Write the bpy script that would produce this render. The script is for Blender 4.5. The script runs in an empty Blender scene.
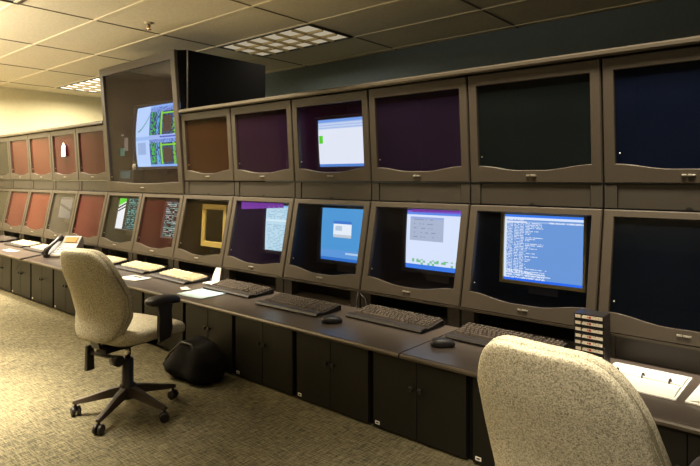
import bpy, bmesh, math, random
from mathutils import Vector, Matrix
random.seed(7)
C = bpy.context.scene.collection
PI = math.pi
def lin(c):
    c /= 255.0
    return c/12.92 if c <= 0.04045 else ((c+0.055)/1.055)**2.4
def rgb(r, g, b): return (lin(r), lin(g), lin(b), 1.0)

# ------------------------------------------------------------------ materials
def new_mat(name):
    m = bpy.data.materials.new(name); m.use_nodes = True
    nt = m.node_tree; nt.nodes.clear()
    out = nt.nodes.new('ShaderNodeOutputMaterial')
    return m, nt, out
def principled(nt, out, col, rough=.5, metal=0., spec=.5):
    b = nt.nodes.new('ShaderNodeBsdfPrincipled')
    b.inputs['Base Color'].default_value = col
    b.inputs['Roughness'].default_value = rough
    b.inputs['Metallic'].default_value = metal
    b.inputs['Specular IOR Level'].default_value = spec
    nt.links.new(b.outputs[0], out.inputs[0])
    return b
def mat(name, col, rough=.5, metal=0., spec=.5, noise=0., scale=60., bump=0., stretch=(1,1,1)):
    m, nt, out = new_mat(name)
    b = principled(nt, out, col, rough, metal, spec)
    if noise or bump:
        tc = nt.nodes.new('ShaderNodeTexCoord')
        mp = nt.nodes.new('ShaderNodeMapping'); mp.inputs['Scale'].default_value = stretch
        nz = nt.nodes.new('ShaderNodeTexNoise'); nz.inputs['Scale'].default_value = scale; nz.inputs['Detail'].default_value = 3
        nt.links.new(tc.outputs['Object'], mp.inputs[0]); nt.links.new(mp.outputs[0], nz.inputs['Vector'])
        if noise:
            rp = nt.nodes.new('ShaderNodeValToRGB')
            rp.color_ramp.elements[0].position = .32; rp.color_ramp.elements[1].position = .68
            rp.color_ramp.elements[0].color = tuple(max(0, c*(1-noise)) for c in col[:3])+(1,)
            rp.color_ramp.elements[1].color = tuple(min(1, c*(1+noise)) for c in col[:3])+(1,)
            nt.links.new(nz.outputs['Fac'], rp.inputs[0]); nt.links.new(rp.outputs[0], b.inputs['Base Color'])
        if bump:
            bp = nt.nodes.new('ShaderNodeBump'); bp.inputs['Strength'].default_value = bump; bp.inputs['Distance'].default_value = .004
            nt.links.new(nz.outputs['Fac'], bp.inputs['Height']); nt.links.new(bp.outputs[0], b.inputs['Normal'])
    return m
def emis(name, col, s):
    m, nt, out = new_mat(name)
    e = nt.nodes.new('ShaderNodeEmission'); e.inputs[0].default_value = col; e.inputs[1].default_value = s
    nt.links.new(e.outputs[0], out.inputs[0]); return m
def screen_mat(name, s):
    m, nt, out = new_mat(name)
    a = nt.nodes.new('ShaderNodeAttribute'); a.attribute_name = 'Col'
    e = nt.nodes.new('ShaderNodeEmission'); e.inputs[1].default_value = s
    nt.links.new(a.outputs['Color'], e.inputs[0]); nt.links.new(e.outputs[0], out.inputs[0]); return m
def pane_mat(name, col, opaque, tint=(.75,.75,.8,1)):
    """tinted glass: part see-through, part reflection colour painted in, glossy"""
    m, nt, out = new_mat(name)
    b = nt.nodes.new('ShaderNodeBsdfPrincipled')
    tc = nt.nodes.new('ShaderNodeTexCoord')
    nz = nt.nodes.new('ShaderNodeTexNoise'); nz.inputs['Scale'].default_value = 2.2; nz.inputs['Detail'].default_value = 2
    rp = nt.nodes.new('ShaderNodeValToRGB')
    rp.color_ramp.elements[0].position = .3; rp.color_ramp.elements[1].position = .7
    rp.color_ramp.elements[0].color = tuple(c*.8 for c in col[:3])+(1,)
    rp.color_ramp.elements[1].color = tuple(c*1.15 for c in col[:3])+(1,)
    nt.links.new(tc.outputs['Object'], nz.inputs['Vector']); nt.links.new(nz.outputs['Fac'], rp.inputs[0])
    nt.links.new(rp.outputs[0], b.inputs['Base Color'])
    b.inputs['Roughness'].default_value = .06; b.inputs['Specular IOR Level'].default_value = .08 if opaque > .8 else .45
    t = nt.nodes.new('ShaderNodeBsdfTransparent'); t.inputs[0].default_value = tint
    mx = nt.nodes.new('ShaderNodeMixShader'); mx.inputs[0].default_value = opaque
    nt.links.new(t.outputs[0], mx.inputs[1]); nt.links.new(b.outputs[0], mx.inputs[2]); nt.links.new(mx.outputs[0], out.inputs[0])
    return m
def carpet_mat():
    m, nt, out = new_mat('carpet')
    b = principled(nt, out, (0,0,0,1), .95, 0, .1)
    tc = nt.nodes.new('ShaderNodeTexCoord')
    def nz(sc, st, det=4):
        mp = nt.nodes.new('ShaderNodeMapping'); mp.inputs['Scale'].default_value = st
        n = nt.nodes.new('ShaderNodeTexNoise'); n.inputs['Scale'].default_value = sc; n.inputs['Detail'].default_value = det
        nt.links.new(tc.outputs['Object'], mp.inputs[0]); nt.links.new(mp.outputs[0], n.inputs['Vector']); return n
    a = nz(13, (1,8,1)); c = nz(11, (9,1,1)); d = nz(120, (1,1,1)); w = nz(1.2,(1,1,1),1)
    m1 = nt.nodes.new('ShaderNodeMath'); m1.operation = 'ADD'
    nt.links.new(a.outputs['Fac'], m1.inputs[0]); nt.links.new(c.outputs['Fac'], m1.inputs[1])
    m2 = nt.nodes.new('ShaderNodeMath'); m2.operation = 'MULTIPLY_ADD'; m2.inputs[1].default_value = .7
    nt.links.new(d.outputs['Fac'], m2.inputs[0]); nt.links.new(m1.outputs[0], m2.inputs[2])
    m3 = nt.nodes.new('ShaderNodeMath'); m3.operation = 'MULTIPLY_ADD'; m3.inputs[1].default_value = .5
    nt.links.new(w.outputs['Fac'], m3.inputs[0]); nt.links.new(m2.outputs[0], m3.inputs[2])
    mr = nt.nodes.new('ShaderNodeMapRange'); mr.inputs[1].default_value = 1.3; mr.inputs[2].default_value = 1.9
    nt.links.new(m3.outputs[0], mr.inputs[0])
    rp = nt.nodes.new('ShaderNodeValToRGB')
    rp.color_ramp.elements[0].position = .1; rp.color_ramp.elements[1].position = .9
    rp.color_ramp.elements[0].color = rgb(66,62,48); rp.color_ramp.elements[1].color = rgb(124,115,88)
    nt.links.new(mr.outputs[0], rp.inputs[0]); nt.links.new(rp.outputs[0], b.inputs['Base Color'])
    bp = nt.nodes.new('ShaderNodeBump'); bp.inputs['Strength'].default_value = .4; bp.inputs['Distance'].default_value = .006
    nt.links.new(m2.outputs[0], bp.inputs['Height']); nt.links.new(bp.outputs[0], b.inputs['Normal'])
    return m
def fabric_mat():
    m, nt, out = new_mat('speckled_fabric')
    b = principled(nt, out, (0,0,0,1), .95, 0, .1)
    tc = nt.nodes.new('ShaderNodeTexCoord')
    v = nt.nodes.new('ShaderNodeTexVoronoi'); v.inputs['Scale'].default_value = 340
    n = nt.nodes.new('ShaderNodeTexNoise'); n.inputs['Scale'].default_value = 230; n.inputs['Detail'].default_value = 3
    for q in (v, n): nt.links.new(tc.outputs['Object'], q.inputs['Vector'])
    sp = nt.nodes.new('ShaderNodeSeparateColor'); nt.links.new(v.outputs['Color'], sp.inputs[0])
    ad = nt.nodes.new('ShaderNodeMath'); ad.operation = 'MULTIPLY_ADD'; ad.inputs[1].default_value = .55
    nt.links.new(sp.outputs[0], ad.inputs[0]); nt.links.new(n.outputs['Fac'], ad.inputs[2])
    rp = nt.nodes.new('ShaderNodeValToRGB')
    rp.color_ramp.elements[0].position = .42; rp.color_ramp.elements[1].position = 1.0
    rp.color_ramp.elements[0].color = rgb(126,119,99); rp.color_ramp.elements[1].color = rgb(210,200,172)
    nt.links.new(ad.outputs[0], rp.inputs[0]); nt.links.new(rp.outputs[0], b.inputs['Base Color'])
    bp = nt.nodes.new('ShaderNodeBump'); bp.inputs['Strength'].default_value = .5; bp.inputs['Distance'].default_value = .003
    nt.links.new(ad.outputs[0], bp.inputs['Height']); nt.links.new(bp.outputs[0], b.inputs['Normal'])
    return m
def tape_label_mat():
    """white cartridge label with rows of dark print and a red mark"""
    m, nt, out = new_mat('tape_label')
    b = principled(nt, out, (1,1,1,1), .6)
    tc = nt.nodes.new('ShaderNodeTexCoord')
    mp = nt.nodes.new('ShaderNodeMapping'); mp.inputs['Scale'].default_value = (1,1,.6)
    n = nt.nodes.new('ShaderNodeTexNoise'); n.inputs['Scale'].default_value = 95; n.inputs['Detail'].default_value = 2
    nt.links.new(tc.outputs['Object'], mp.inputs[0]); nt.links.new(mp.outputs[0], n.inputs['Vector'])
    rp = nt.nodes.new('ShaderNodeValToRGB'); rp.color_ramp.interpolation = 'CONSTANT'
    rp.color_ramp.elements[0].color = rgb(70,60,55); rp.color_ramp.elements[1].color = rgb(245,235,215); rp.color_ramp.elements[1].position = .36
    nt.links.new(n.outputs['Fac'], rp.inputs[0]); nt.links.new(rp.outputs[0], b.inputs['Base Color'])
    return m
M = {}
M['bezel'] = mat('bezel_plastic', rgb(59,51,40), .45, 0, .4, .06, 300, .08)
M['strip'] = mat('filler_plastic', rgb(48,42,33), .5, 0, .4, .06, 300)
M['inside'] = mat('hood_interior', rgb(46,46,52), .7)
M['black'] = mat('black_plastic', rgb(34,31,29), .45, 0, .4)
M['box'] = mat('black_painted_steel', rgb(13,12,12), .9, 0, .1)
M['cab'] = mat('black_laminate', rgb(31,28,22), .45, 0, .3, .08, 40)
M['cabdark'] = mat('dark_carcass', rgb(16,15,13), .6, 0, .2)
M['top'] = mat('worktop_laminate', rgb(80,71,63), .28, 0, .5, .12, 220)
M['edge'] = mat('worktop_edge', rgb(84,74,60), .35, .2, .5)
M['cap'] = mat('cap_rail', rgb(70,62,50), .3, .3, .5)
M['metal'] = mat('brushed_metal', rgb(205,198,180), .28, .9, .5)
M['ctlpanel'] = mat('control_panel', rgb(70,110,120), .4, 0, .4, .8, 90, 0, (1,1,3))
M['badge'] = mat('badge_silver', rgb(165,158,142), .3, .5, .6)
M['gold'] = mat('brass_ring', rgb(205,165,80), .3, .9, .5)
M['fabric'] = fabric_mat()
M['piping'] = mat('fabric_piping', rgb(134,126,104), .9, 0, .1, .15, 200)
M['chairblack'] = mat('chair_plastic', rgb(40,34,30), .45, 0, .5)
M['legbrown'] = mat('base_plastic', rgb(62,50,38), .4, 0, .5)
M['chrome'] = mat('gas_lift_steel', rgb(190,185,175), .2, 1, .5)
M['kb'] = mat('keyboard_body', rgb(44,39,36), .45, 0, .5)
M['key'] = mat('dark_keycaps', rgb(86,77,68), .4, 0, .5)
M['creamkey'] = mat('cream_keycaps', rgb(214,200,166), .5, 0, .4, .22, 16)
M['paper'] = mat('white_paper', rgb(240,236,226), .8, 0, .2)
M['print'] = mat('printed_paper', rgb(233,226,205), .8, 0, .2, .1, 70, 0, (1,6,1))
M['blue'] = mat('pale_blue_paper', rgb(196,220,228), .8, 0, .2)
M['silver'] = mat('phone_silver', rgb(128,124,118), .35, .2, .5)
M['orange'] = mat('amber_display', rgb(160,104,36), .3, 0, .5)
M['tape'] = mat('tape_case', rgb(26,23,23), .35, 0, .5)
M['tapelabel'] = tape_label_mat()
M['red'] = mat('red_print', rgb(205,70,50), .6)
M['bag'] = mat('bag_fabric', rgb(17,14,12), .95, 0, .2, .2, 25, .4)
M['crt'] = mat('monitor_casing', rgb(58,54,52), .5)
M['yellowcrt'] = mat('yellowed_casing', rgb(200,172,84), .5)
M['teal'] = mat('teal_note', rgb(80,190,180), .7)
M['greynote'] = mat('grey_note', rgb(150,145,150), .7)
M['tube'] = emis('louver_glow', (1,.86,.6,1), .42)
M['tube2'] = emis('fluorescent_glow', (1,.93,.78,1), 2.5)
M['louver'] = mat('louver_blade', rgb(185,165,120), .5, .2, .5)
M['lframe'] = mat('troffer_frame', rgb(55,46,34), .5)
M['screen'] = screen_mat('screen_glow', 1.8)
M['screendim'] = screen_mat('screen_glow_dim', 1.1)
M['carpet'] = carpet_mat()
M['ceil'] = mat('ceiling_tile', rgb(220,209,180), .95, 0, .1, .07, 45, .15)
M['tbar'] = mat('ceiling_bar', rgb(232,220,188), .7)
M['tbard'] = mat('ceiling_joint', rgb(110,98,74), .8)
M['wall_teal'] = mat('teal_wall_paint', rgb(116,128,132), .9, 0, .1, .05, 25, .1)
M['wall_cream'] = mat('cream_wall_paint', rgb(222,210,168), .9, 0, .1, .03, 25)
M['wall_dim'] = mat('dim_wall_paint', rgb(92,78,66), .9, 0, .1, .1, 3)
M['tan'] = mat('brass_sprinkler', rgb(120,95,60), .4, .6, .5)

# ------------------------------------------------------------------ mesh helper
class MB:
    def __init__(s): s.v = []; s.f = []; s.mi = []; s.sm = []; s.col = None
    def quad(s, *pts, mi=0, smooth=False):
        n = len(s.v); s.v += [tuple(p) for p in pts]; s.f.append(tuple(range(n, n+len(pts)))); s.mi.append(mi); s.sm.append(smooth)
    def face(s, idx, mi=0, smooth=False): s.f.append(tuple(idx)); s.mi.append(mi); s.sm.append(smooth)
    def box(s, x0, x1, y0, y1, z0, z1, mi=0, xf=None, taper=0.):
        n = len(s.v); t = taper
        P = [(x0,y0,z0),(x1,y0,z0),(x1,y1,z0),(x0,y1,z0),(x0+t,y0+t,z1),(x1-t,y0+t,z1),(x1-t,y1-t,z1),(x0+t,y1-t,z1)]
        if xf: P = [tuple(xf @ Vector(p)) for p in P]
        s.v += P
        for f in ((3,2,1,0),(4,5,6,7),(0,1,5,4),(1,2,6,5),(2,3,7,6),(3,0,4,7)): s.face([n+i for i in f], mi)
        return s
    def loops(s, loops, close=True, cap0=False, cap1=False, mi=0, smooth=True):
        """skin successive loops of equal count"""
        n0 = len(s.v); k = len(loops[0])
        for L in loops: s.v += [tuple(p) for p in L]
        for a in range(len(loops)-1):
            for i in range(k if close else k-1):
                j = (i+1) % k
                s.face((n0+a*k+i, n0+a*k+j, n0+(a+1)*k+j, n0+(a+1)*k+i), mi, smooth)
        if cap0: s.face([n0+i for i in range(k)][::-1], mi)
        if cap1: s.face([n0+(len(loops)-1)*k+i for i in range(k)], mi)
        return s
    def tube(s, pts, r, n=8, mi=0, caps=True, smooth=True):
        pts = [Vector(p) for p in pts]; rs = r if isinstance(r, (list, tuple)) else [r]*len(pts)
        L = []; up = None
        for i, p in enumerate(pts):
            d = (pts[min(i+1, len(pts)-1)]-pts[max(i-1, 0)]).normalized()
            if up is None: up = Vector((0,0,1)) if abs(d.z) < .9 else Vector((1,0,0))
            a = d.cross(up).normalized(); b = a.cross(d).normalized(); up = b
            L.append([p+(a*math.cos(2*PI*k/n)+b*math.sin(2*PI*k/n))*rs[i] for k in range(n)])
        return s.loops(L, True, caps, caps, mi, smooth)
    def lathe(s, prof, c=(0,0,0), n=20, mi=0, smooth=True):
        L = [[(c[0]+r*math.cos(2*PI*k/n), c[1]+r*math.sin(2*PI*k/n), c[2]+z) for k in range(n)] for r, z in prof]
        return s.loops(L, True, True, True, mi, smooth)
    def sq(s, c, rx, ry, rz, e1=.5, e2=.5, nu=24, nv=14, fn=None, mi=0):
        """superquadric; e1 shapes the vertical section, e2 the plan; fn deforms"""
        def p(w, e): return math.copysign(abs(w)**e, w)
        L = []
        for j in range(1, nv):
            ph = -PI/2+PI*j/nv
            L.append([Vector((rx*p(math.cos(ph),e1)*p(math.cos(th),e2), ry*p(math.cos(ph),e1)*p(math.sin(th),e2), rz*p(math.sin(ph),e1)))
                      for th in (2*PI*i/nu for i in range(nu))])
        top = Vector((0,0,rz)); bot = Vector((0,0,-rz))
        g = (lambda q: Vector(c)+(fn(q) if fn else q))
        n0 = len(s.v)
        s.loops([[g(q) for q in l] for l in L], True, False, False, mi, True)
        n1 = len(s.v); s.v += [tuple(g(bot)), tuple(g(top))]
        last = n0+(len(L)-1)*nu
        for i in range(nu):
            j = (i+1) % nu
            s.face((n1, n0+j, n0+i), mi, True); s.face((n1+1, last+i, last+j), mi, True)
        return s
    def build(s, name, mats, parent=None, loc=None, rz=0., bevel=0., recalc=True):
        me = bpy.data.meshes.new(name); me.from_pydata(s.v, [], s.f); me.update()
        if not isinstance(mats, (list, tuple)): mats = [mats]
        for m in mats: me.materials.append(m)
        me.polygons.foreach_set('material_index', s.mi); me.polygons.foreach_set('use_smooth', s.sm)
        if recalc:
            bm = bmesh.new(); bm.from_mesh(me); bmesh.ops.recalc_face_normals(bm, faces=bm.faces); bm.to_mesh(me); bm.free()
        o = bpy.data.objects.new(name, me); C.objects.link(o)
        if parent: o.parent = parent
        if loc: o.location = loc
        if rz: o.rotation_euler.z = rz
        if bevel:
            b = o.modifiers.new('bevel', 'BEVEL'); b.width = bevel; b.segments = 2; b.limit_method = 'ANGLE'; b.angle_limit = .6
        return o
def tag(o, label, cat, group=None):
    o['label'] = label; o['category'] = cat
    if group: o['group'] = group
    return o
def empty(name, loc, rz=0.):
    o = bpy.data.objects.new(name, None); C.objects.link(o); o.location = loc; o.rotation_euler.z = rz; o.empty_display_size = .1
    return o
def struct(name, mb, m, parent=None):
    o = mb.build(name, m, parent); o['kind'] = 'structure'; return o
def dup(root, loc, rz):
    r = root.copy(); C.objects.link(r); r.location = loc; r.rotation_euler.z = rz
    for ch in list(root.children):
        c = ch.copy(); C.objects.link(c); c.parent = r
        for g in list(ch.children):
            d = g.copy(); C.objects.link(d); d.parent = c
    return r

# ------------------------------------------------------------------ the room
CEIL = 3.17; XL = -11.5; YB = 5.9; XR = 3.2; YF = -3.6; K = 1.67
struct('floor', MB().box(XL-.2, XR+.2, YF-.2, YB+.2, -.1, 0), M['carpet'])
ceil = struct('ceiling', MB().box(XL-.2, XR+.2, YF-.2, YB+.2, CEIL, CEIL+.1), M['ceil'])
struct('wall_back', MB().box(XL, XR, YB, YB+.15, 0, CEIL), M['wall_teal'])
struct('wall_left', MB().box(XL-.15, XL, YF, YB, 0, CEIL), M['wall_cream'])
struct('wall_right', MB().box(XR, XR+.15, YF, YB, 0, CEIL), M['wall_dim'])
struct('wall_front', MB().box(XL, XR, YF-.15, YF, 0, CEIL), M['wall_dim'])
gx = [(-2.53-.983*i)*K for i in range(-3, 5)]; gx = [x for x in gx if XL < x < XR]
TY = .772; gy = [4.255+TY*i for i in range(-11, 3)]; gy = [y for y in gy if YF < y < YB-.1]
g = MB()
for y in gy: g.box(XL, XR, y-.013, y+.013, CEIL-.010, CEIL-.0005)
b1 = g.build('ceiling_bar', M['tbar'], ceil); b1['kind'] = 'structure'
g = MB()
for x in gx: g.box(x-.009, x+.009, YF, YB, CEIL-.006, CEIL-.0005)
b2 = g.build('ceiling_joint', M['tbard'], ceil); b2['kind'] = 'structure'

def troffer(x0, x1, y0, y1, label, glow):
    t = empty('ceiling_light', ((x0+x1)/2, (y0+y1)/2, CEIL))
    hx = (x1-x0)/2-.012; hy = (y1-y0)/2-.012; w = .028
    f = MB()
    f.box(-hx, hx, -hy, -hy+w, -.016, -.001); f.box(-hx, hx, hy-w, hy, -.016, -.001)
    f.box(-hx, -hx+w, -hy+w, hy-w, -.016, -.001); f.box(hx-w, hx, -hy+w, hy-w, -.016, -.001)
    f.build('frame', M['lframe'], t)
    d = MB(); d.quad((-hx+w, -hy+w, -.0015), (-hx+w, hy-w, -.0015), (hx-w, hy-w, -.0015), (hx-w, -hy+w, -.0015))
    d.build('diffuser', glow, t, recalc=False)
    l = MB()
    for i in range(1, 6):
        x = -hx+w+(2*hx-2*w)*i/6; l.box(x-.008, x+.008, -hy+w, hy-w, -.03, -.002)
    for i in range(1, 3):
        y = -hy+w+(2*hy-2*w)*i/3; l.box(-hx+w, hx-w, y-.008, y+.008, -.03, -.002)
    l.build('louver', M['louver'], t)
    tag(t, label, 'ceiling light', 'recessed ceiling lights'); return t
troffer(gx[gx.index(max(x for x in gx if x < -4))+1], max(x for x in gx if x < -4), 4.255, 5.027, 'recessed louvred ceiling light with glowing cells behind the tall black box', M['tube'])
GX = sorted(gx)
troffer(GX[0], GX[1], 4.255, 5.027, 'bright ceiling light beside the cream end wall, half hidden by tall box', M['tube2'])
troffer(max(x for x in gx if x < -5), max(x for x in gx if x < -4), 1.235, 1.993, 'ceiling light over the aisle showing only its dark frame corner', M['tube'])
s = empty('sprinkler_head', (-5.53, 3.14, CEIL))
MB().lathe([(.05,0),(.05,-.006),(.02,-.012)], n=16).build('escutcheon', M['metal'], s)
q = MB().tube([(0,0,-.005),(0,0,-.05)], .012); q.tube([(-.012,0,-.02),(-.03,0,-.04),(0,0,-.07)], .005, 6); q.tube([(.012,0,-.02),(.03,0,-.04),(0,0,-.07)], .005, 6)
q.lathe([(.03,-.07),(.03,-.074)], n=12); q.build('nozzle', M['tan'], s)
tag(s, 'small brass fire sprinkler hanging from the ceiling tile', 'sprinkler')

# ------------------------------------------------------------------ the console
P = .868; X0 = -1.855
def bx(i): return X0+P*(i-6)            # left boundary of bay i (bay 6 starts at X0)
YBt, ZB = 3.398, 2.196; YC, ZC = 3.445, 1.467; YD, ZD = 3.44, 1.320; YE, ZE = 3.30, .634; ZT = .494

def hood_face(root, w, yb, zb, yt, zt, side, top, cor, mid, badge=True, pane=None, name='bezel', rail=False):
    """bezel ring, pane and badge on the slanted plane; local x centred"""
    L = math.hypot(yt-yb, zt-zb); dy, dz = (yt-yb)/L, (zt-zb)/L
    def pt(u, v, d): return (u, yb+dy*v-dz*d, zb+dz*v+dy*d)
    h = w/2-.005; N = 20
    def curve(s_):                             # bottom edge: flat near the corners, dipping in the middle
        a = min(1, max(0, (1-abs(s_))/.8)); a = a*a*(3-2*a); return cor-(cor-mid)*a
    def inner(g_, d):
        hw = h-side+g_
        pts = [pt(-hw+2*hw*i/N, curve(-1+2*i/N)-g_, d) for i in range(N+1)]
        return pts+[pt(hw, L-top+g_, d), pt(-hw, L-top+g_, d)]
    def outer(g_, d):
        hw = h-g_
        pts = [pt(-hw+2*hw*i/N, g_+.002, d) for i in range(N+1)]
        return pts+[pt(hw, L-g_-.002, d), pt(-hw, L-g_-.002, d)]
    m = MB(); m.loops([outer(0,-.035), outer(0,-.007), outer(.006,0), inner(.003,0), inner(0,-.006), inner(0,-.035)], smooth=False)
    m.build(name, M['bezel'], root)
    p = MB(); p.quad(*inner(.002,-.02)); p.build('glass_pane', pane, root)
    if badge:
        b = MB()
        for k, (a, c) in enumerate(((-.034,-.008),(-.006,.034))):
            b.loops([[pt(a, mid*.52, 0), pt(c, mid*.52, 0), pt(c, mid*.52+.012, 0), pt(a, mid*.52+.012, 0)],
                     [pt(a+.004, mid*.52+.003, .009), pt(c-.004, mid*.52+.003, .009), pt(c-.004, mid*.52+.010, .009), pt(a+.004, mid*.52+.010, .009)]], True, True, True, smooth=False)
        b.build('badge', M['badge'], root)
        k = MB().sq(pt(-h+side+.022, cor+.06, -.012), .005, .005, .005, 1, 1, 8, 6); k.build('lock_pin', M['metal'], root)
    return pt
def shell(root, w, prof, name='housing', m=None, yback=4.15):
    """open-front box: prof = (front y bottom, z bottom, front y top, z top)"""
    yb, zb, yt, zt = prof; h = w/2-.006; d = .034
    a = MB()
    F = [(-h, yb+d, zb+.004), (h, yb+d, zb+.004), (h, yt+d, zt-.004), (-h, yt+d, zt-.004)]
    B = [(-h, yback, zb+.004), (h, yback, zb+.004), (h, yback, zt-.004), (-h, yback, zt-.004)]
    n = 0; a.v = F+B
    for f in ((0,1,5,4),(1,2,6,5),(2,3,7,6),(3,0,4,7),(4,5,6,7)): a.face(f)
    o = a.build(name, m or M['inside'], root, recalc=True); return o

GROUP_U = 'upper row of monitor hoods'; GROUP_L = 'lower row of monitor hoods'
def red(r, g_, b): return rgb(r, g_, b)
UP = {  # bay: (room reflections painted as pane colour, their share, label)
 -3: (rgb(54,50,38), .85, 'upper monitor hood with grey-olive reflection on its glass, beside the end wall'),
 -2: (rgb(78,40,30), .85, 'upper monitor hood with orange-red reflection on its glass, fourth left of the tall box'),
 -1: (rgb(84,45,32), .85, 'upper monitor hood with bright orange-brown reflection on its glass, third left of the tall box'),
  0: (rgb(66,27,25), .9, 'upper monitor hood with red reflection on its glass and a white card inside, second left of tall box'),
  1: (rgb(64,27,25), .9, 'upper monitor hood with dull red reflection on its glass, directly left of the tall box'),
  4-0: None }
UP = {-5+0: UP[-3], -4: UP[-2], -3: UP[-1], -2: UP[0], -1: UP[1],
  2: (rgb(62,38,22), .5, 'upper monitor hood with brown amber reflection on its glass, directly right of the tall box'),
  3: (rgb(42,24,42), .55, 'upper monitor hood with dark purple reflection on its glass and no lit screen, left of the white screen'),
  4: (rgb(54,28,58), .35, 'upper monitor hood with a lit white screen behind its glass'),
  5: (rgb(40,28,47), .5, 'upper monitor hood with dark violet reflection on its glass, directly right of the white screen'),
  6: (rgb(28,33,32), .5, 'upper monitor hood with green-black reflection on its glass, above the blue text screen'),
  7: (rgb(19,26,44), .5, 'upper monitor hood with dark navy reflection on its glass, nearest hood of the top row') }
LO = {  # lower panes, reflections painted into the colours likewise
 -5: (rgb(58,54,40), .85, 'lower monitor hood with grey-olive reflection on its glass, at the far end by the end wall'),
 -4: (rgb(80,39,30), .85, 'lower monitor hood with brick-red reflection on its glass, next to the grey-olive one at far end'),
 -3: (rgb(82,42,30), .85, 'lower monitor hood with orange-red reflection on its glass, left of the one with a grey sheet'),
 -2: (rgb(78,72,62), .45, 'lower monitor hood with grey reflection on its glass and a pale grey sheet inside'),
 -1: (rgb(74,31,28), .85, 'lower monitor hood with salmon red reflection on its glass, above the desk telephone'),
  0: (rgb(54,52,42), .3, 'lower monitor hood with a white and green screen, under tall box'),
  1: (rgb(62,24,24), .4, 'lower monitor hood with maroon reflection on its glass and teal text screen, under tall box'),
  2: (rgb(46,36,18), .25, 'lower monitor hood with brown reflection on its glass and a yellowed monitor inside'),
  3: (rgb(34,24,44), .28, 'lower monitor hood with pale blue page on screen under a violet reflection'),
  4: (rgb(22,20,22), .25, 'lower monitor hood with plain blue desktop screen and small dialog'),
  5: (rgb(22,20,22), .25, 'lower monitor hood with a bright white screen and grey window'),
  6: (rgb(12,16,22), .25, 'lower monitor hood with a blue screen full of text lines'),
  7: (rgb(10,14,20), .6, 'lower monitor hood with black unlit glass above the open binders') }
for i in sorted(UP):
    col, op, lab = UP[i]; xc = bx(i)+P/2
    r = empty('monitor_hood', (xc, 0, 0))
    hood_face(r, P, YC, ZC, YBt, ZB, .062, .078, .115, .082, pane=pane_mat('tinted_reflection_pane', col, op))
    shell(r, P, (YC, ZC, YBt, ZB))
    s_ = MB(); h = P/2-.004
    s_.box(-h+.075, h-.075, YC+.012, YC+.05, ZD+.006, ZC-.005)
    s_.box(-h, h, YC+.03, YC+.06, ZD+.003, ZC-.002)
    s_.build('filler_panel', M['strip'], r)
    for sx in (-1, 1):
        MB().box(sx*(h-.036)-.034, sx*(h-.036)+.034, YC+.006, YC+.045, ZD+.006, ZC-.005).build('end_post', M['strip'], r)
    n_ = MB(); n_.loops([[(-.022,YC+.0115,ZD+.006),(.022,YC+.0115,ZD+.006),(.008,YC+.0115,ZD+.022),(-.008,YC+.0115,ZD+.022)],[(-.022,YC+.02,ZD+.006),(.022,YC+.02,ZD+.006),(.008,YC+.02,ZD+.022),(-.008,YC+.02,ZD+.022)]], True, True, True, smooth=False)
    n_.build('finger_notch', M['cabdark'], r)
    tag(r, lab, 'monitor hood', GROUP_U)
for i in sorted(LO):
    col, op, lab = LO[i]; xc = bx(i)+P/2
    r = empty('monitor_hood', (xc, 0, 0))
    hood_face(r, P, YE, ZE, YD, ZD, .058, .045, .117, .080, pane=pane_mat('tinted_reflection_pane', col, op))
    shell(r, P, (YE, ZE, YD, ZD))
    h = P/2-.004
    MB().box(-h, h, YE-.004, YE+.02, ZE-.012, ZE+.001).build('bottom_trim', M['cap'], r)
    for sx in (-1, 1):
        MB().box(sx*(h-.05)-.046, sx*(h-.05)+.046, YE+.012, YE+.09, ZT+.001, ZE-.012).build('support_post', M['strip'], r)
    MB().box(-h if i < 7 else -h+.097, h if i < 7 else h-.097, YE+.19 if i < 7 else YE+.03, YE+.22 if i < 7 else YE+.06, ZT+.001, ZE-.012).build('rear_panel', M['cabdark'] if i < 7 else M['strip'], r)
    tag(r, lab, 'monitor hood', GROUP_L)

# tall box (two bays wide)
BW = 2*P; bc = bx(0)+P; ZTOP = 2.89
r = empty('tall_display_box', (bc, 0, 0))
hood_face(r, BW, YD, ZD, 3.318, ZTOP, .085, .10, .135, .115, pane=pane_mat('tinted_reflection_pane', rgb(40,30,30), .4, (.85,.85,.92,1)))
h = BW/2-.005; a = MB()
F = [(-h,YD+.036,ZD+.004),(h,YD+.036,ZD+.004),(h,3.318+.036,ZTOP-.004),(-h,3.318+.036,ZTOP-.004)]
B = [(-h,3.485,ZD+.004),(h,3.485,ZD+.004),(h,3.485,ZTOP+.02),(-h,3.485,ZTOP+.02)]
B2 = [(-h,4.61,ZD+.004),(h,4.61,ZD+.004),(h,4.61,ZTOP+.02),(-h,4.61,ZTOP+.02)]
a.v = F+B+B2
for k in range(4):
    j = (k+1) % 4; a.face((k, j, 4+j, 4+k)); a.face((4+k, 4+j, 8+j, 8+k))
a.face((8,9,10,11)); a.build('housing', M['box'], r)
MB().box(h-.004, h+.004, 3.476, 3.492, 2.26, ZTOP+.02).build('corner_trim', M['metal'], r)
tag(r, 'tall black display box with big glass front rising above the console', 'display box')

def cap(x0, x1, label):
    r = MB(); prof = [(3.372,ZB+.004),(3.366,ZB+.016),(3.368,ZB+.034),(3.382,ZB+.046),(3.41,ZB+.05),(4.2,ZB+.05),(4.2,ZB+.004)]
    r.loops([[(x0,y,z) for y, z in prof], [(x1,y,z) for y, z in prof]], True, True, True, smooth=False)
    o = r.build('cap_rail', M['cap']); tag(o, label, 'rail', 'top rails of the console')
cap(bx(-5), bx(0)-.006, 'brown top rail capping the hoods left of the tall box')
cap(bx(2)+.006, bx(8), 'long brown top rail capping the hoods right of the tall box')

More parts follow.
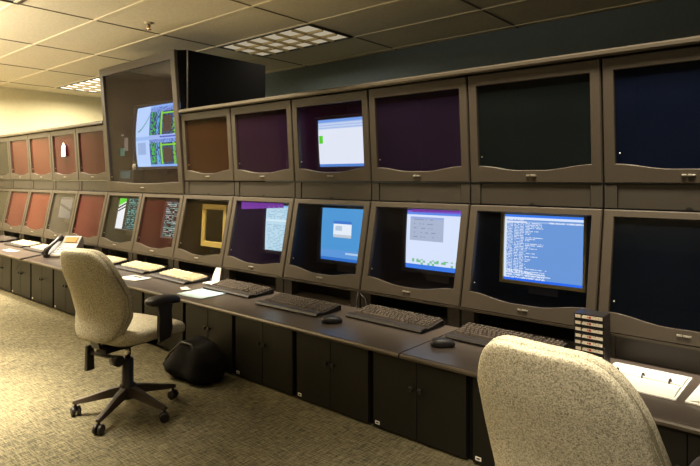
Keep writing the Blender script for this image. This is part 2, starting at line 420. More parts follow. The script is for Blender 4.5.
# worktops
def worktop(x0, x1, label):
    t = empty('worktop', ((x0+x1)/2, 0, 0)); h = (x1-x0)/2-.004
    m = MB(); prof = [(2.615,.466),(3.62,.466),(3.62,ZT),(2.622,ZT),(2.615,ZT-.003)]
    m.loops([[(-h,y,z) for y, z in prof], [(h,y,z) for y, z in prof]], True, True, True, smooth=False)
    m.build('top', M['top'], t)
    e = MB(); prof = [(2.615,.466),(2.6145,ZT-.003),(2.606,ZT-.002),(2.600,ZT-.010),(2.600,.472),(2.606,.466)]
    e.loops([[(-h,y,z) for y, z in prof], [(h,y,z) for y, z in prof]], True, True, True, smooth=False)
    e.build('edge_strip', M['edge'], t)
    tag(t, label, 'worktop', 'worktops under the hoods')
worktop(bx(-5), X0, 'long grey-brown worktop carrying most keyboards, left of the seam')
worktop(X0, bx(8), 'grey-brown worktop section carrying tapes and binders, right of the seam')

# cabinets
def make_cabinet(x0, x1):
    w = x1-x0; t = empty('base_cabinet', ((x0+x1)/2, 2.636, 0)); h = w/2
    c = MB(); c.box(-h+.018, h-.018, .012, .62, .012, .463); c.box(-h+.001, h-.001, .03, .05, 0.003, .463); c.box(-h+.03, h-.03, .04, .6, 0, .012)
    c.build('carcass', M['cabdark'], t)
    for sx in (-1, 1):
        a, b = (-h+.02, -.002) if sx < 0 else (.002, h-.02)
        d = MB().box(a, b, -.006, .012, .014, .461).build('door', M['cab'], t, bevel=.002)
        k = MB(); L = []
        for rr, yy in ((.006,-.006),(.006,-.014),(.014,-.018),(.016,-.026),(.012,-.031)):
            L.append([(sx*.03+rr*math.cos(2*PI*q/14), yy, .305+rr*math.sin(2*PI*q/14)) for q in range(14)])
        k.loops(L, True, True, True); k.build('knob', M['black'], d)
    p = MB(); p.box(-h+.035, -h+.068, -.008, -.006, .03, .05); p.box(-h+.042, -h+.06, -.0085, -.008, .036, .044, mi=1)
    p.build('label_plate', [M['paper'], M['black']], t)
    return t
CP = .6615; cabs = []
base = None
where = {0:'nearest black cabinet, mostly behind the front chair and below the binders', 1:'black two-door cabinet half hidden by the front chair',
 2:'black two-door cabinet below the worktop seam', 3:'black two-door cabinet below the nearer black mouse',
 4:'black two-door cabinet just right of the one touching the bag', 5:'black two-door cabinet with a dark bag against it',
 6:'black cabinet behind the seat and armrest of the far chair', 7:'black cabinet mostly behind the far chair, just left of its armrest',
 8:'black cabinet hidden behind the far chair backrest', 9:'black cabinet just left of the far chair backrest, below the telephone',
 10:'black cabinet second left of the far chair backrest', 11:'black cabinet third left of the far chair backrest', 12:'black cabinet at the far end of the row, farthest from both chairs'}
where[3] = 'black two-door cabinet below the mouse that lies left of the seam'
for n in range(13):
    x1 = -.097-CP*n; x0 = x1-CP
    t = make_cabinet(x0, x1) if base is None else dup(base, ((x0+x1)/2, 2.636, 0), 0)
    base = base or t
    tag(t, where[n], 'cabinet', 'black cabinets under the worktop')

# ------------------------------------------------------------------ monitors
def hsh(*a):
    h = 2166136261
    for v in a: h = ((h ^ (int(v*7919)+101))*16777619) & 0xffffffff; h ^= h >> 13
    h = (h*2654435761) & 0xffffffff; h ^= h >> 16
    return h/4294967296
def screen_mesh(name, w, hgt, nx, ny, fn, m, parent, y0, zc, bulge=0.):
    V = []; F = []; cols = []
    for j in range(ny+1):
        for i in range(nx+1):
            u = i/nx; v = j/ny; d = bulge*((2*u-1)**2*.5+(2*v-1)**2*.5)
            V.append(((u-.5)*w, y0+d, zc+(v-.5)*hgt))
    for j in range(ny):
        for i in range(nx):
            F.append((j*(nx+1)+i, j*(nx+1)+i+1, (j+1)*(nx+1)+i+1, (j+1)*(nx+1)+i)); cols.append(fn((i+.5)/nx, 1-(j+.5)/ny, i, ny-1-j))
    me = bpy.data.meshes.new(name); me.from_pydata(V, [], F); me.update(); me.materials.append(m)
    at = me.color_attributes.new('Col', 'FLOAT_COLOR', 'CORNER')
    data = []
    for c in cols: data += list(c[:4])*4
    at.data.foreach_set('color', data)
    o = bpy.data.objects.new(name, me); C.objects.link(o); o.parent = parent; return o
def monitor(xc, y, z0, z1, w, fn, label, nx=70, ny=54, case='crt', m='screen', tilt=.06, bulge=.01, cs=.03, group='monitors inside the hoods', depth=.3):
    t = empty('monitor', (xc, y, z0)); t.rotation_euler.x = -tilt
    hgt = z1-z0; hw = w/2; zc = hgt/2
    def rect(hx, hz, yy): return [(-hx, yy, zc-hz), (hx, yy, zc-hz), (hx, yy, zc+hz), (-hx, yy, zc+hz)]
    c = MB(); c.loops([rect(hw, hgt/2, .012), rect(hw+.004, hgt/2+.004, 0), rect(hw+cs, hgt/2+cs, -.004), rect(hw+cs, hgt/2+cs, .06), rect((hw+cs)*.62, (hgt/2+cs)*.62, depth)], True, False, True, smooth=False)
    c.build('casing', M[case], t)
    screen_mesh('screen', w, hgt, nx, ny, fn, M[m], t, .006, zc, bulge)
    st = MB(); st.box(-.1, .1, .05, .2, -cs-.06, -cs); st.build('stand', M['crt'], t)
    tag(t, label, 'monitor', group); return t
W = rgb(238,244,252); KB = rgb(8,10,12)
def in_(u, v, a, b, c, d): return a <= u <= c and b <= v <= d
def scr_white(u, v, i, j):
    if v < .05: return rgb(120,165,235)
    if v < .20: return rgb(205,222,248) if (j % 3) else rgb(170,195,235)
    if in_(u, v, .02, .34, .10, .50): return rgb(90,220,40)
    if v > .95: return rgb(90,140,215)
    return W
def scr_page(u, v, i, j):
    if v < .04: return rgb(120,185,225)
    if in_(u, v, .0, .32, 1, .36): return rgb(215,238,240)
    if j % 2 and hsh(i//3, j) > .45 and .06 < u < .9 and not (.3 < v < .4): return rgb(150,190,205)
    if in_(u, v, .55, .06, .9, .28): return rgb(165,205,220)
    return rgb(188,220,230)
def scr_desk(u, v, i, j):
    if in_(u, v, .27, .25, .66, .55):
        if v < .30: return rgb(60,120,200)
        if in_(u, v, .32, .34, .46, .42): return rgb(180,200,215)
        if v > .50: return rgb(190,200,205)
        return rgb(225,235,240)
    if v > .95: return rgb(50,110,190)
    if v > .80: return rgb(92,150,210) if not in_(u, v, .55, .84, .9, .87) else rgb(170,200,225)
    return rgb(78,150,205)
def scr_win(u, v, i, j):
    if v < .03: return rgb(120,90,200)
    if v < .07: return rgb(95,140,225)
    if in_(u, v, .06, .12, .62, .52):
        if v < .15: return rgb(150,170,215)
        return rgb(168,180,200) if not (j % 4 == 0 and .12 < u < .5 and hsh(i//2, j) > .4) else rgb(140,152,175)
    if v > .93: return rgb(60,120,220)
    if v > .84 and hsh(i//3, j//2) > .7: return rgb(120,190,140)
    return rgb(214,226,244)
def scr_term(u, v, i, j):
    if v < .035: return rgb(60,125,230)
    if v < .07: return rgb(215,228,245)
    if v > .965: return rgb(45,105,225)
    if u < .035: return rgb(215,228,240)
    if .10 < v < .125: return rgb(215,225,240) if u < .3 or (.58 < u and hsh(i, j) > .3) else rgb(150,180,222)
    if v > .84 and j % 3 != 0 and u < .55 and hsh(i, j) > .35: return rgb(212,224,240)
    if j % 2 == 0 and v < .93:
        ln = .28+.26*hsh(j, 3)**2 if v < .8 else .2+.5*hsh(j, 9)
        col = u*14
        if u < ln and hsh(i, j, 5) > .22 and not (.12 < u < .135 or .2 < u < .212 or .27 < u < .28): return rgb(215,226,240)
    return rgb(106,150,208)
def scr_sel(u, v, i, j):
    if u > .42:
        return rgb(80,150,148) if (int(v*34) % 2 == 0 and hsh(int(u*26), int(v*34)) > .35) else rgb(28,44,44)
    if u > .30 or u < .02: return rgb(40,44,36)
    a = v+.55*u
    if v < .25 and a < .26: return rgb(80,215,40)
    if .30 < a < .36 or .41 < a < .46: return rgb(20,24,20)
    return rgb(232,236,238)
def scr_teal(u, v, i, j):
    if u < .05 or u > .95 or v < .05: return rgb(70,72,76)
    a, b = int(u*11), int(v*40)
    if b % 2 == 0 and hsh(a, b) > .25: return rgb(120,205,195) if hsh(b, a, 3) > .3 else rgb(215,240,235)
    return rgb(16,30,32)
def scr_off(u, v, i, j): return rgb(30,27,14)
def scr_sheet(u, v, i, j):
    if in_(u, v, .0, .0, 1, .1): return rgb(120,112,100)
    return rgb(158,152,142) if abs((v-.35)-(u*.3)) > .06 else rgb(84,78,68)
def scr_big(u, v, i, j):
    if u < .30:
        if in_(u, v, .05, .60, .22, .80): return rgb(150,180,222)
        if abs(v-(.42-(u/.3)**2*.28)) < .012 and u > .05: return rgb(60,150,120)
        if .50 < v < .56: return rgb(150,190,240)
        return rgb(182,212,250)
    if .485 < v < .56: return rgb(160,185,240) if not (.5 < u < .8 and .51 < v < .54) else rgb(70,90,190)
    if v < .04 or v > .97: return rgb(130,175,240)
    vv = (v-.04)/.445 if v < .5 else (v-.56)/.41
    if vv < .14: return rgb(125,165,235) if hsh(i, j) > .35 else rgb(60,80,140)
    x = (u-.30)/.7
    if x < .03: return rgb(50,90,170)
    if x < .16: return rgb(40,60,110) if hsh(i//2, j//2) > .45 else rgb(60,190,60)
    if .19 < x < .27: return rgb(90,170,225) if hsh(i//2, j//3) > .4 else rgb(40,70,130)
    if .30 < x < .34 or (.30 < x < .75 and .2 < vv < .27): return rgb(130,215,40)
    if .37 < x < .56 and .34 < vv < .9: return rgb(74,58,46)
    if .60 < x < .66 and hsh(i, j//2) > .3: return rgb(120,205,50)
    if .70 < x < .78: return rgb(80,160,225) if hsh(i//2, j//2) > .4 else rgb(30,50,90)
    if .82 < x < .97 and hsh(i//2, j//3) > .5: return rgb(120,205,60)
    return rgb(28,42,58) if hsh(i, j) > .25 else rgb(70,120,190)
def scr_bottle(u, v, i, j): return rgb(225,215,205)
YM = 3.6
monitor(-3.19, 3.62, 1.60, 2.015, .54, scr_white, 'monitor with blank white window inside an upper hood', tilt=-.06)
monitor(-3.92, YM, .80, 1.235, .54, scr_page, 'monitor showing a pale blue text page, under the violet reflection')
monitor(-3.163, YM, .78, 1.235, .54, scr_desk, 'monitor showing a plain blue desktop with small dialog')
monitor(-2.241, YM, .80, 1.25, .54, scr_win, 'monitor showing a bright white desktop with grey window', nx=80)
monitor(-1.425, YM, .805, 1.25, .53, scr_term, 'monitor showing blue screen packed with white text lines', nx=120, ny=84, case='yellowcrt', cs=.022)
monitor(bc-.11, 3.72, 1.645, 2.42, 1.27, scr_big, 'large curved monitor with green and blue diagrams in the tall box', nx=130, ny=84, tilt=0, bulge=.06, depth=.7)
monitor(-6.53, 3.405, .87, 1.25, .60, scr_sel, 'monitor showing white panel with green corner and black diagonal stripes', m='screen', tilt=.19, cs=.008, bulge=0)
monitor(-5.57, 3.41, .84, 1.25, .34, scr_teal, 'monitor filled with small teal text behind maroon-reflecting glass', m='screendim', tilt=.17, cs=.02, bulge=0)
monitor(-4.815, 3.45, .84, 1.17, .30, scr_off, 'unlit monitor with yellowed casing behind brown-reflecting glass', case='yellowcrt', m='screendim', cs=.055)
monitor(-8.35, 3.41, .93, 1.22, .40, scr_sheet, 'dim monitor with pale grey picture behind grey-reflecting glass', m='screendim', cs=.01, tilt=.19, bulge=0)
# things inside the tall box
o = MB().box(-.05, .05, 0, .004, 0, .1).build('sticky_note', M['teal'], None, (-7.0, 3.60, 1.79)); tag(o, 'teal sticky note behind the tall box glass', 'note', 'notes behind the tall box glass')
o = MB().box(-.045, .045, 0, .004, 0, .17).build('paper_note', M['greynote'], None, (-6.87, 3.585, 1.85)); tag(o, 'grey paper note behind the tall box glass, beside the screen', 'note', 'notes behind the tall box glass')
o = MB().box(-.03, .03, 0, .003, 0, .02).build('paper_note', M['paper'], None, (-7.0, 3.60, 2.05)); tag(o, 'tiny white slip behind the tall box glass, above the teal note', 'note', 'notes behind the tall box glass')
t = empty('control_box', (-6.815, 3.62, ZD+.006))
MB().box(-.19, .19, -.06, .06, 0, .28).build('case', M['tape'], t, bevel=.01)
MB().box(-.15, .1, -.064, -.06, .17, .26).build('panel', M['ctlpanel'], t)
MB().sq((.12,-.02,.315), .03, .02, .04, .8, .8, 10, 8).build('knob', M['creamkey'], t)
tag(t, 'black control box at the bottom of the tall box, below the sticky note', 'control box')
# white bottle-shaped card in the hood with the red reflection
o = MB(); o.loops([[(x, y, z) for x, z in ((-.05,0),(.06,0),(.055,.14),(.0,.2),(-.02,.16),(-.05,.15))] for y in (0, .01)], True, True, True, smooth=False)
o = o.build('white_card', M['paper'], None, (-8.35, 3.405, 1.81)); tag(o, 'white cut card against the red-reflecting glass left of the tall box', 'card')
# glowing slats standing in for violet reflections in the hood glass
M['violet'] = emis('violet_reflection', (.35,.08,.6,1), .9)
def reflection_strip(x0, x1, z, y0, y1, label, hz=.012):
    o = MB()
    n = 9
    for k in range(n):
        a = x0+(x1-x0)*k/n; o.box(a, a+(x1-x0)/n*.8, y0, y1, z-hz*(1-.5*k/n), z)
    o = o.build('violet_reflection_strip', M['violet']); tag(o, label, 'lamp strip', 'violet reflections inside the hoods')  # no real lamp strip, slats stand in for violet reflections
reflection_strip(bx(3)+.05, bx(4)-.2, 1.262, 3.50, 3.51, 'violet reflection strip above the pale blue page monitor', .07)
reflection_strip(bx(5)+.35, bx(6)-.03, 1.270, 3.50, 3.51, 'violet reflection strip above the bright white desktop monitor', .025)

# ------------------------------------------------------------------ things on the worktop
def make_keyboard(name, keymat, body, gap=.0022):
    t = empty(name, (0,0,0)); hw = .33; N = 12
    prof = [(-.14,.004),(-.145,.014),(-.135,.026),(-.10,.030),(-.07,.026),(-.065,.020),(.12,.044),(.135,.042),(.138,.004)]
    k = MB(); k.loops([[(-hw+.01,y*.96,z*.9) for y, z in prof]]+[[(x,y,z) for y, z in prof] for x in (-hw, hw)]+[[(hw-.01,y*.96,z*.9) for y, z in prof]], True, True, True, smooth=False)
    k.build('body', body, t)
    ks = MB(); th = math.atan2(.024, .185)
    groups = [(-.315, .133, 15), (.146, .205, 2), (.218, .318, 4)]
    for row in range(6):
        y = -.055+row*.0295; z = .0215+(y+.065)*math.tan(th)
        for a, b, n in groups:
            if n == 2: n = 3; a, b = .145, .206
            st = (b-a)/n; off = (hsh(row, n)-.5)*.0
            if row == 0 and n == 15:
                cells = [(0,2),(2,3.5),(3.5,10.5),(10.5,12),(12,13.5),(13.5,15)]
            elif row in (1,2) and n == 15: cells = [(0,1.4+.4*(row==1))]+[(q+.4+.4*(row==1), q+1.4+.4*(row==1)) for q in range(1,13)]+[(13.4+.4*(row==1),15)]
            else: cells = [(q, q+1) for q in range(n)]
            for c0, c1 in cells:
                ks.box(a+c0*st+gap, a+c1*st-gap, y+gap, y+.029-gap, z-.003, z+.014, taper=.003)
    ks.build('keys', keymat, t)
    return t
kbd = make_keyboard('keyboard', M['key'], M['kb'])
kbl = [((-1.47, 3.16), -.03, 'black keyboard below the blue text screen, partly behind the front chair'),
       ((-2.295, 3.16), -.03, 'black keyboard below the bright white desktop monitor'),
       ((-3.108, 3.01), .02, 'black keyboard below the blue desktop monitor, standing well forward'),
       ((-3.97, 3.11), -.02, 'black keyboard next to the folded white card'),
       ((-10.08, 3.16), 0, 'black keyboard at the far end of the worktop')]
for n, ((x, y), rz, lab) in enumerate(kbl):
    o = kbd if n == 0 else dup(kbd, (0,0,0), 0)
    o.location = (x, y, ZT+.001); o.rotation_euler.z = rz; tag(o, lab, 'keyboard', 'dark keyboards on the worktop')
kbc = make_keyboard('keyboard', M['creamkey'], M['kb'], .0036)
kcl = [((-4.89, 3.11), -.04, 'cream-keyed keyboard in a black tray left of the white card'),
       ((-5.72, 3.14), .0, 'cream-keyed keyboard behind the small notepad'),
       ((-6.55, 3.14), .02, 'cream-keyed keyboard just right of the far chair top'),
       ((-8.25, 3.10), .0, 'cream-keyed keyboard just left of the telephone'),
       ((-9.08, 3.13), .02, 'cream-keyed keyboard farthest along the worktop')]
for n, ((x, y), rz, lab) in enumerate(kcl):
    o = kbc if n == 0 else dup(kbc, (0,0,0), 0)
    o.location = (x, y, ZT+.001); o.rotation_euler.z = rz; tag(o, lab, 'keyboard', 'cream keyboards on the worktop')
def make_mouse():
    t = empty('computer_mouse', (0,0,0))
    def fn(q):
        z = max(q.z, -.016); f = 1-.14*(q.y/.08); return Vector((q.x*f, q.y, z*(1-.35*max(0, q.y/.08))))
    MB().sq((0,0,.0165), .045, .075, .034, .8, .75, 24, 12, fn).build('shell', M['black'], t)
    MB().tube([(0,.03,.040),(0,.05,.036)], .006, 8).build('wheel', M['key'], t)
    return t
mo = make_mouse(); mo.location = (-2.60, 2.85, ZT+.001); mo.rotation_euler.z = -.9; tag(mo, 'black mouse left of the worktop seam', 'mouse', 'black mice')
m2 = dup(mo, (-1.735, 2.885, ZT+.001), -1.0); tag(m2, 'black mouse right of the seam beside front chair', 'mouse', 'black mice')

# data tapes
def make_tape():
    t = empty('data_tape', (0,0,0)); w = .076
    MB().box(-w, w, -.06, .06, 0, .0338).build('case', M['tape'], t, bevel=.0015)
    l = MB(); l.box(-w+.006, -w+.034, -.0612, -.06, .010, .027); l.box(-w+.040, w-.006, -.0612, -.06, .010, .027)
    l.box(.0, .012, -.0618, -.0612, .013, .024, mi=1)
    l.build('paper_label', [M['tapelabel'], M['red']], t); return t
order = ['bottom tape of the stack', 'second tape from the bottom of the stack', 'third tape from the bottom of the stack', 'fourth tape from the bottom of the stack',
         'fourth tape from the top of the stack', 'third tape from the top of the stack', 'second tape from the top of the stack', 'topmost tape of the stack']
tp = make_tape()
for n in range(8):
    o = tp if n == 0 else dup(tp, (0,0,0), 0)
    o.location = (-.957+.002*hsh(n,1), 3.14+.003*hsh(n,2), ZT+.001+.0346*n); tag(o, 'black white-labelled '+order[n]+' by the open binder', 'tape', 'stack of data tapes')
# open binders
def binder(x, y, w, d, rz, label, ringm):
    t = empty('ring_binder', (x, y, ZT+.001), rz)
    MB().box(-w/2, w/2, -d/2, d/2, 0, .008).build('cover', M['paper'], t, bevel=.002)
    for sy in (-1, 1):
        p = MB(); y0, y1 = (-d/2+.012, -.008) if sy < 0 else (.008, d/2-.012); L = []
        for k in range(9):
            f = k/8; yy = y0+(y1-y0)*f; e = 1-abs(2*f-1)**3
            z = .009+.016*(e*.6+.4*(f if sy < 0 else 1-f))
            L.append([(-w/2+.01, yy, .008), (w/2-.01, yy, .008), (w/2-.01, yy, z), (-w/2+.01, yy, z)])
        p.loops(L, True, True, True, smooth=False); p.build('page_block', M['paper'], t)
    for k in (-.33, 0, .33):
        q = MB(); pts = [(k*w, .022*math.cos(a), .016+.02*math.sin(a)) for a in [PI*j/8 for j in range(9)]]
        q.tube(pts, .004, 6); q.build('ring', ringm, t)
    tag(t, label, 'binder', 'open binders on the worktop')
binder(-.685, 3.04, .36, .37, -.02, 'open white ring binder beside the stack of tapes', M['chairblack'])
binder(-.28, 3.03, .36, .37, PI/2-.06, 'open white binder with brass rings at the picture edge', M['gold'])
# papers
def sheet(name, x, y, w, d, rz, m, label, cat, n=1, curl=.006):
    t = MB(); L = []
    for k in range(9):
        f = k/8; L.append([(-w/2+w*f, -d/2, .001+curl*abs(2*f-1)**3), (-w/2+w*f, d/2, .001+curl*abs(2*f-1)**2)])
    n0 = len(t.v)
    for l in L: t.v += l
    for k in range(8): t.face((n0+2*k, n0+2*k+2, n0+2*k+3, n0+2*k+1), 0, True)
    o = t.build(name, m, None, (x, y, ZT+.001), rz); s_ = o.modifiers.new('thick', 'SOLIDIFY'); s_.thickness = .002; s_.offset = 1
    tag(o, label, cat); return o
sheet('paper_sheet', -4.10, 2.83, .34, .27, .08, M['blue'], 'pale blue sheet of paper in front of the black keyboard', 'paper')
t = sheet('notepad', -5.25, 2.84, .30, .19, .1, M['paper'], 'small white notepad with a pen on it beside far chair arm', 'notepad')
o = MB().tube([(-.06,0,.006),(.055,.012,.006),(.07,.0136,.006)], [.005,.005,.002], 8).build('pen', M['black'], None, (-5.24, 2.85, ZT+.008)); tag(o, 'dark pen lying on the white notepad', 'pen')
sheet('paper_slip', -4.40, 2.86, .12, .07, -.3, M['print'], 'small torn paper slip left of the pale blue sheet', 'paper')
sheet('paper_slip', -8.55, 2.80, .30, .10, .05, M['paper'], 'white paper slip in front of the far cream keyboard', 'paper')
c = MB(); c.loops([[(-.05,0,0),(.045,0,0),(.045,.0,.0)],[(-.05,.004,0),(.045,.004,0),(.045,.004,0)]]) if False else None
c = MB(); L = [[(-.05,0,0),(.045,.02,0)],[(-.045,.02,.07),(.05,.03,.075)],[(-.02,.035,.135),(.05,.04,.14)]]
n0 = 0
for l in L: c.v += l
c.face((0,1,3,2)); c.face((2,3,5,4))
c.v += [(-.055,0,0),(.05,.02,0),(.075,-.09,.003),(-.04,-.11,.006)]; c.face((6,7,8,9))
o = c.build('folded_card', M['paper'], None, (-4.465, 3.22, ZT+.002)); s_ = o.modifiers.new('thick','SOLIDIFY'); s_.thickness = .003; s_.offset = 0
tag(o, 'folded white card standing between cream and black keyboards', 'card')
o = MB(); o.tube([(0,.0,.13),(-.004,-.012,.06),(.0,-.02,.012),(.025,-.04,.005),(.06,-.035,.005),(.075,.01,.03),(.045,.03,.08),(.01,.01,.12)], .005, 8)
o = o.build('hanging_cable', M['black'], None, (-2.715, 3.275, ZT+.001)); tag(o, 'thin black cable loop hanging between two keyboards', 'cable')

# telephone
t = empty('desk_telephone', (-7.42, 3.02, ZT+.001), .5)
def prism(mb, prof, x0, x1, mi=0): mb.loops([[(x0,y,z) for y, z in prof], [(x1,y,z) for y, z in prof]], True, True, True, mi, False)
b = MB(); prism(b, [(-.15,0),(-.155,.03),(-.14,.05),(.02,.13),(.05,.16),(.12,.25),(.15,.245),(.16,0)], -.06, .19); b.build('body', M['silver'], t, bevel=.006)
b = MB(); prism(b, [(-.14,0),(-.14,.04),(.12,.18),(.15,.17),(.15,0)], -.17, -.062); b.build('cradle', M['black'], t, bevel=.006)
d = MB(); sl = math.atan2(.09, .07)
X = Matrix.Translation((.065,.084,.207)) @ Matrix.Rotation(sl, 4, 'X'); d.box(-.085, .085, -.038, .036, -.004, .006, xf=X); d.build('display', M['orange'], t)
kp = MB(); s2 = math.atan2(.08, .16)
for a in range(4):
    for c_ in range(4):
        X = Matrix.Translation((-.02+.045*c_, -.115+.034*a, .0645+.017*a)) @ Matrix.Rotation(s2, 4, 'X'); kp.box(-.015, .015, -.01, .01, -.004, .006, xf=X, taper=.002)
kp.build('keypad', M['greynote'], t)
hs = MB(); hs.tube([(-.115,-.165,.05),(-.115,-.145,.10),(-.115,-.06,.15),(-.115,.04,.20),(-.115,.11,.235),(-.115,.14,.21)], [.030,.034,.022,.022,.034,.030], 12); hs.build('handset', M['chairblack'], t)
cd = MB(); pts = []
for k in range(120):
    f = k/119; px = -.115-.16*f-.03*math.sin(f*PI); py = -.15-.30*f; pz = .04*(1-f)**2+.014
    if f > .82: pz -= (f-.82)*.62; py += -.0
    pts.append((px+.009*math.cos(k*1.3), py+.0, pz+.009*math.sin(k*1.3)))
cd.tube(pts, .0045, 6); cd.build('coiled_cord', M['chairblack'], t)
tag(t, 'silver desk telephone with amber display and black handset', 'telephone')

# bag
def bagfn(q):
    x = q.x/.31; top = min(.95, .95+.72*(x+.05)) if x < .6 else .95-.2*(x-.6)
    top = max(.32, top)
    k = 1-.28*max(0, q.z/.155)
    z = max(q.z, -.150); z = -.150+(z+.150)*top*1.0
    return Vector((q.x*(1-.12*max(0, q.z/.155))+.006*math.sin(q.z*40), q.y*k+.014*math.sin(q.x*22)+.01*math.sin(q.z*30+q.x*9), z+.010*math.sin(q.x*27+1)*(z > -.1)+.008*math.sin(q.y*36)*(z > -.1)))
t = empty('shoulder_bag', (-3.62, 2.43, 0))
MB().sq((0,0,.152), .31, .17, .155, .62, .8, 44, 24, bagfn).build('body', M['bag'], t)
MB().tube([(-.24,-.10,.10),(-.15,-.11,.18),(.0,-.11,.285),(.12,-.11,.29),(.22,-.12,.15)], .008, 8).build('strap', M['black'], t)
tag(t, 'slumped black bag on the carpet against the cabinet doors', 'bag')

# ------------------------------------------------------------------ chairs
def make_chair():
    t = empty('office_chair', (0,0,0))
    for k in range(5):
        a = PI/2+PI/5+2*PI*k/5+.35; ca, sa = math.cos(a), math.sin(a)
        def pp(r_, s_, z): return (ca*r_-sa*s_, sa*r_+ca*s_, z)
        L = []
        for r_, hw_, z0, z1 in ((.03,.032,.115,.175),(.12,.028,.105,.155),(.24,.022,.085,.118),(.315,.02,.075,.098),(.33,.012,.077,.094)):
            L.append([pp(r_,-hw_,z0), pp(r_,hw_,z0), pp(r_,hw_*.6,z1), pp(r_,-hw_*.6,z1)])
        leg = MB(); leg.loops(L, True, True, True, smooth=False); leg = leg.build('leg', M['legbrown'], t, bevel=.004)
        cs = MB(); b = a+1.1+k; cb, sb = math.cos(b), math.sin(b); c0 = Vector(pp(.312,0,0))
        for sd in (-1, 1):
            L = []
            for off, rr in ((.006,.024),(.010,.029),(.024,.029),(.028,.022)):
                L.append([(c0.x-sb*off*sd+cb*rr*math.cos(q), c0.y+cb*off*sd+sb*rr*math.cos(q), .030+rr*math.sin(q)) for q in (2*PI*j/16 for j in range(16))])
            cs.loops(L, True, True, True)
        cs.tube([(c0.x,c0.y,.03),(c0.x,c0.y,.085)], .009, 8); cs.build('caster', M['chairblack'], leg)
    MB().lathe([(.045,.095),(.05,.11),(.05,.18),(.036,.19),(.036,.345),(.03,.35)], n=20).build('hub', M['chairblack'], t)
    MB().lathe([(.019,.34),(.019,.46)], n=16).build('gas_lift', M['chrome'], t)
    m = MB(); m.box(-.10, .10, -.12, .13, .445, .478, taper=.012); m.box(-.05,.05,-.20,-.08,.43,.47, taper=.01)
    m.tube([(-.13,-.17,.41),(-.06,-.17,.41),(.09,-.17,.41)], .014, 8); m.box(-.155,-.125,-.20,-.145,.30,.455,taper=.004)
    m.build('tilt_mechanism', M['chairblack'], t, bevel=.004)
    kb_ = MB(); kb_.tube([(.10,-.19,.405),(.16,-.19,.405)], [.03,.034], 12); kb_.build('tension_knob', M['chairblack'], t)
    lv = MB(); lv.tube([(.05,.06,.45),(.18,.08,.43),(.24,.085,.415)], .007, 8); lv.sq((.25,.087,.412), .03, .012, .008, .8,.8,10,6); lv.build('lever', M['chairblack'], t)
    # back bar
    bb = MB(); L = []
    for y, z in ((-.12,.455),(-.18,.452),(-.225,.475),(-.248,.54),(-.25,.62)):
        L.append([(-.035,y-.008,z-.004),(.035,y-.008,z-.004),(.035,y+.008,z+.006),(-.035,y+.008,z+.006)])
    bb.loops(L, True, True, True, smooth=False); bb.build('back_bar', M['chairblack'], t)
    # seat
    def seatfn(q):
        y = q.y/.245; x = q.x/.26
        z = q.z
        if z > 0: z += -.012*(1-x*x)*(1-y*y)+.0
        z -= .035*max(0, y-.35)**2*2.0
        return Vector((q.x*(1+.05*y), q.y, z))
    MB().sq((0,.035,.535), .26, .265, .055, .55, .42, 44, 16, seatfn).build('seat', M['fabric'], t)
    MB().sq((0,.01,.487), .20, .19, .014, .5, .45, 28, 8).build('seat_pan', M['chairblack'], t)
    # backrest: two layers joined along a piped seam
    def backshape(q, off):
        f = (q.z+.285)/.57                       # 0 bottom .. 1 top
        wd = .82+.42*math.sin(PI*min(1, max(0, f*.86+.04)))-.20*max(0, f-.5)
        y = -.252+.05*math.exp(-((f-.36)/.22)**2)-.105*max(0, f)**1.5
        x = q.x*wd
        return Vector((x, y+q.y+off+1.0*x*x*.9, q.z+.80))
    MB().sq((0,0,0), .200, .036, .285, .33, .50, 44, 30, lambda q: backshape(q, .018)).build('backrest', M['fabric'], t)
    MB().sq((0,0,0), .193, .036, .279, .33, .50, 44, 30, lambda q: backshape(q, -.010)).build('back_cushion', M['fabric'], t)
    pts = []
    for q in range(73):
        th = 2*PI*q/72; cx, sx_ = math.cos(th), math.sin(th)
        pts.append(backshape(Vector((.194*math.copysign(abs(cx)**.36, cx), 0, .279*math.copysign(abs(sx_)**.36, sx_))), .004))
    MB().tube(pts, .0055, 6, caps=False).build('piping', M['piping'], t)
    # arms
    for sx in (1,):
        ar = MB(); L = []
        for x, y, z, w_, d_ in ((.12,.05,.468,.008,.04),(.24,.05,.468,.008,.03),(.272,.05,.49,.012,.044),(.283,.045,.56,.015,.054),(.285,.04,.66,.015,.048),(.285,.04,.715,.015,.06)):
            L.append([(sx*x-w_*.8, y-d_, z-.004), (sx*x+w_*.8, y-d_, z-.004), (sx*x+w_*.8, y+d_, z+.004), (sx*x-w_*.8, y+d_, z+.004)])
        ar.loops(L, True, True, True, smooth=False); am = ar.build('armrest', M['chairblack'], t, bevel=.004)
        def padfn(q): return Vector((q.x*(1-.12*(q.y/.13)), q.y, q.z-.012*(q.y/.13)**2-.010*(q.y/.13)))
        MB().sq((sx*.285,.03,.745), .048, .130, .029, .6, .7, 28, 12, padfn).build('arm_pad', M['chairblack'], am)
    return t
ch = make_chair(); ch.location = (-3.395, 1.782, 0); ch.rotation_euler.z = math.radians(12)
tag(ch, 'grey speckled office chair standing whole on the carpet beside the bag', 'chair', 'grey office chairs')
c2 = dup(ch, (-.498, 1.70, 0), math.radians(-6)); tag(c2, 'grey speckled office chair close up, only its backrest showing', 'chair', 'grey office chairs')

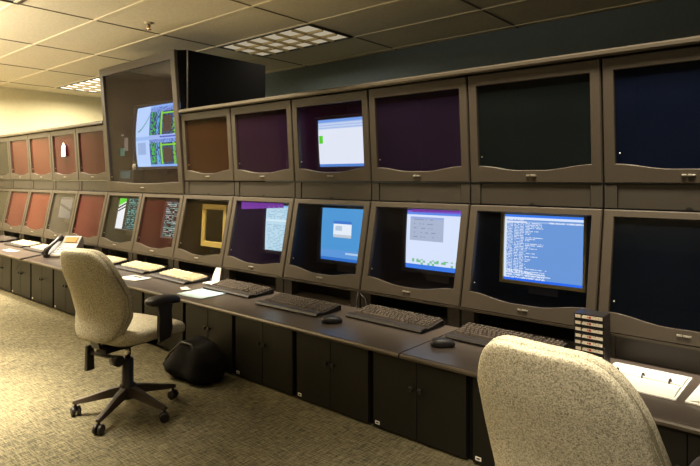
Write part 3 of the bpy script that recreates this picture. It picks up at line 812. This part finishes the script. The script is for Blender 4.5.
# ------------------------------------------------------------------ light
def area(x, y, z, sx, sy, e, col=(1,.84,.56), spread=180, rot=(0,0,0)):
    l = bpy.data.lights.new('lamp', 'AREA'); l.shape = 'RECTANGLE'; l.size = sx; l.size_y = sy; l.energy = e; l.color = col; l.spread = math.radians(spread)
    o = bpy.data.objects.new('lamp', l); C.objects.link(o); o.location = (x, y, z); o.rotation_euler = rot; return o
WARM = (1,.90,.73)
area(-4.7, 0.9, CEIL-.06, 2.6, .8, 125, WARM, spread=50)
area(-7.8, 0.9, CEIL-.06, 2.6, .8, 125, WARM, spread=58)
area(-.9, 1.5, CEIL-.06, 1.2, .5, 17, WARM, spread=60)  # unseen lamp added above the front chair to brighten it
area(-1.2, 3.0, CEIL-.06, 3.2, .25, 40, WARM, spread=42, rot=(math.radians(13),0,0))
area(-5.2, 3.0, CEIL-.06, 3.4, .25, 70, WARM, spread=44, rot=(math.radians(12),0,0))
area(-8.9, 3.0, CEIL-.06, 2.6, .25, 140, WARM, spread=80)
area(-10.0, 2.4, CEIL-.06, 1.6, .8, 230, WARM, spread=170)
area(-10.0, 4.67, CEIL-.06, 1.6, .7, 120, WARM, spread=170)
area(-5.05, 4.67, CEIL-.06, 1.6, .7, 22, WARM, spread=170)
area(.3, .4, CEIL-.06, 3.0, 1.0, 10, WARM, spread=175)  # added ceiling lamp out of view, brightens the hood faces
area(-7.6, .2, 2.3, 4.0, 1.2, 400, WARM, spread=180, rot=(PI,0,0))  # unseen upward lamp added to brighten the ceiling on the left
area(-2.0, -.6, 2.3, 3.0, 1.2, 40, WARM, spread=180, rot=(PI,0,0))  # second unseen upward lamp, added for the nearer ceiling
area(-.25, -.6, CEIL-.06, 1.0, .5, 8, WARM, spread=50, rot=(math.radians(43),0,math.radians(5)))  # unseen lamp added, aimed at the back of the front chair
area(-4.85, 3.40, 1.285, .6, .03, .32, (1,.85,.5), spread=170)  # lamp added inside the hood so the yellowed monitor shows
w = bpy.data.worlds.new('world'); bpy.context.scene.world = w; w.use_nodes = True
w.node_tree.nodes['Background'].inputs[0].default_value = (1,.86,.66,1); w.node_tree.nodes['Background'].inputs[1].default_value = .12

# ------------------------------------------------------------------ camera
cam = bpy.data.cameras.new('camera'); co = bpy.data.objects.new('camera', cam); C.objects.link(co)
co.location = (0, 0, 1.5); co.rotation_euler = (PI/2, 0, math.radians(40.5))
cam.sensor_fit = 'HORIZONTAL'; cam.sensor_width = 36; cam.lens = 555.6/700*36; cam.shift_y = -55/700; cam.clip_start = .05
sc = bpy.context.scene; sc.camera = co
sc.view_settings.view_transform = 'Standard'; sc.view_settings.look = 'None'; sc.view_settings.exposure = 0
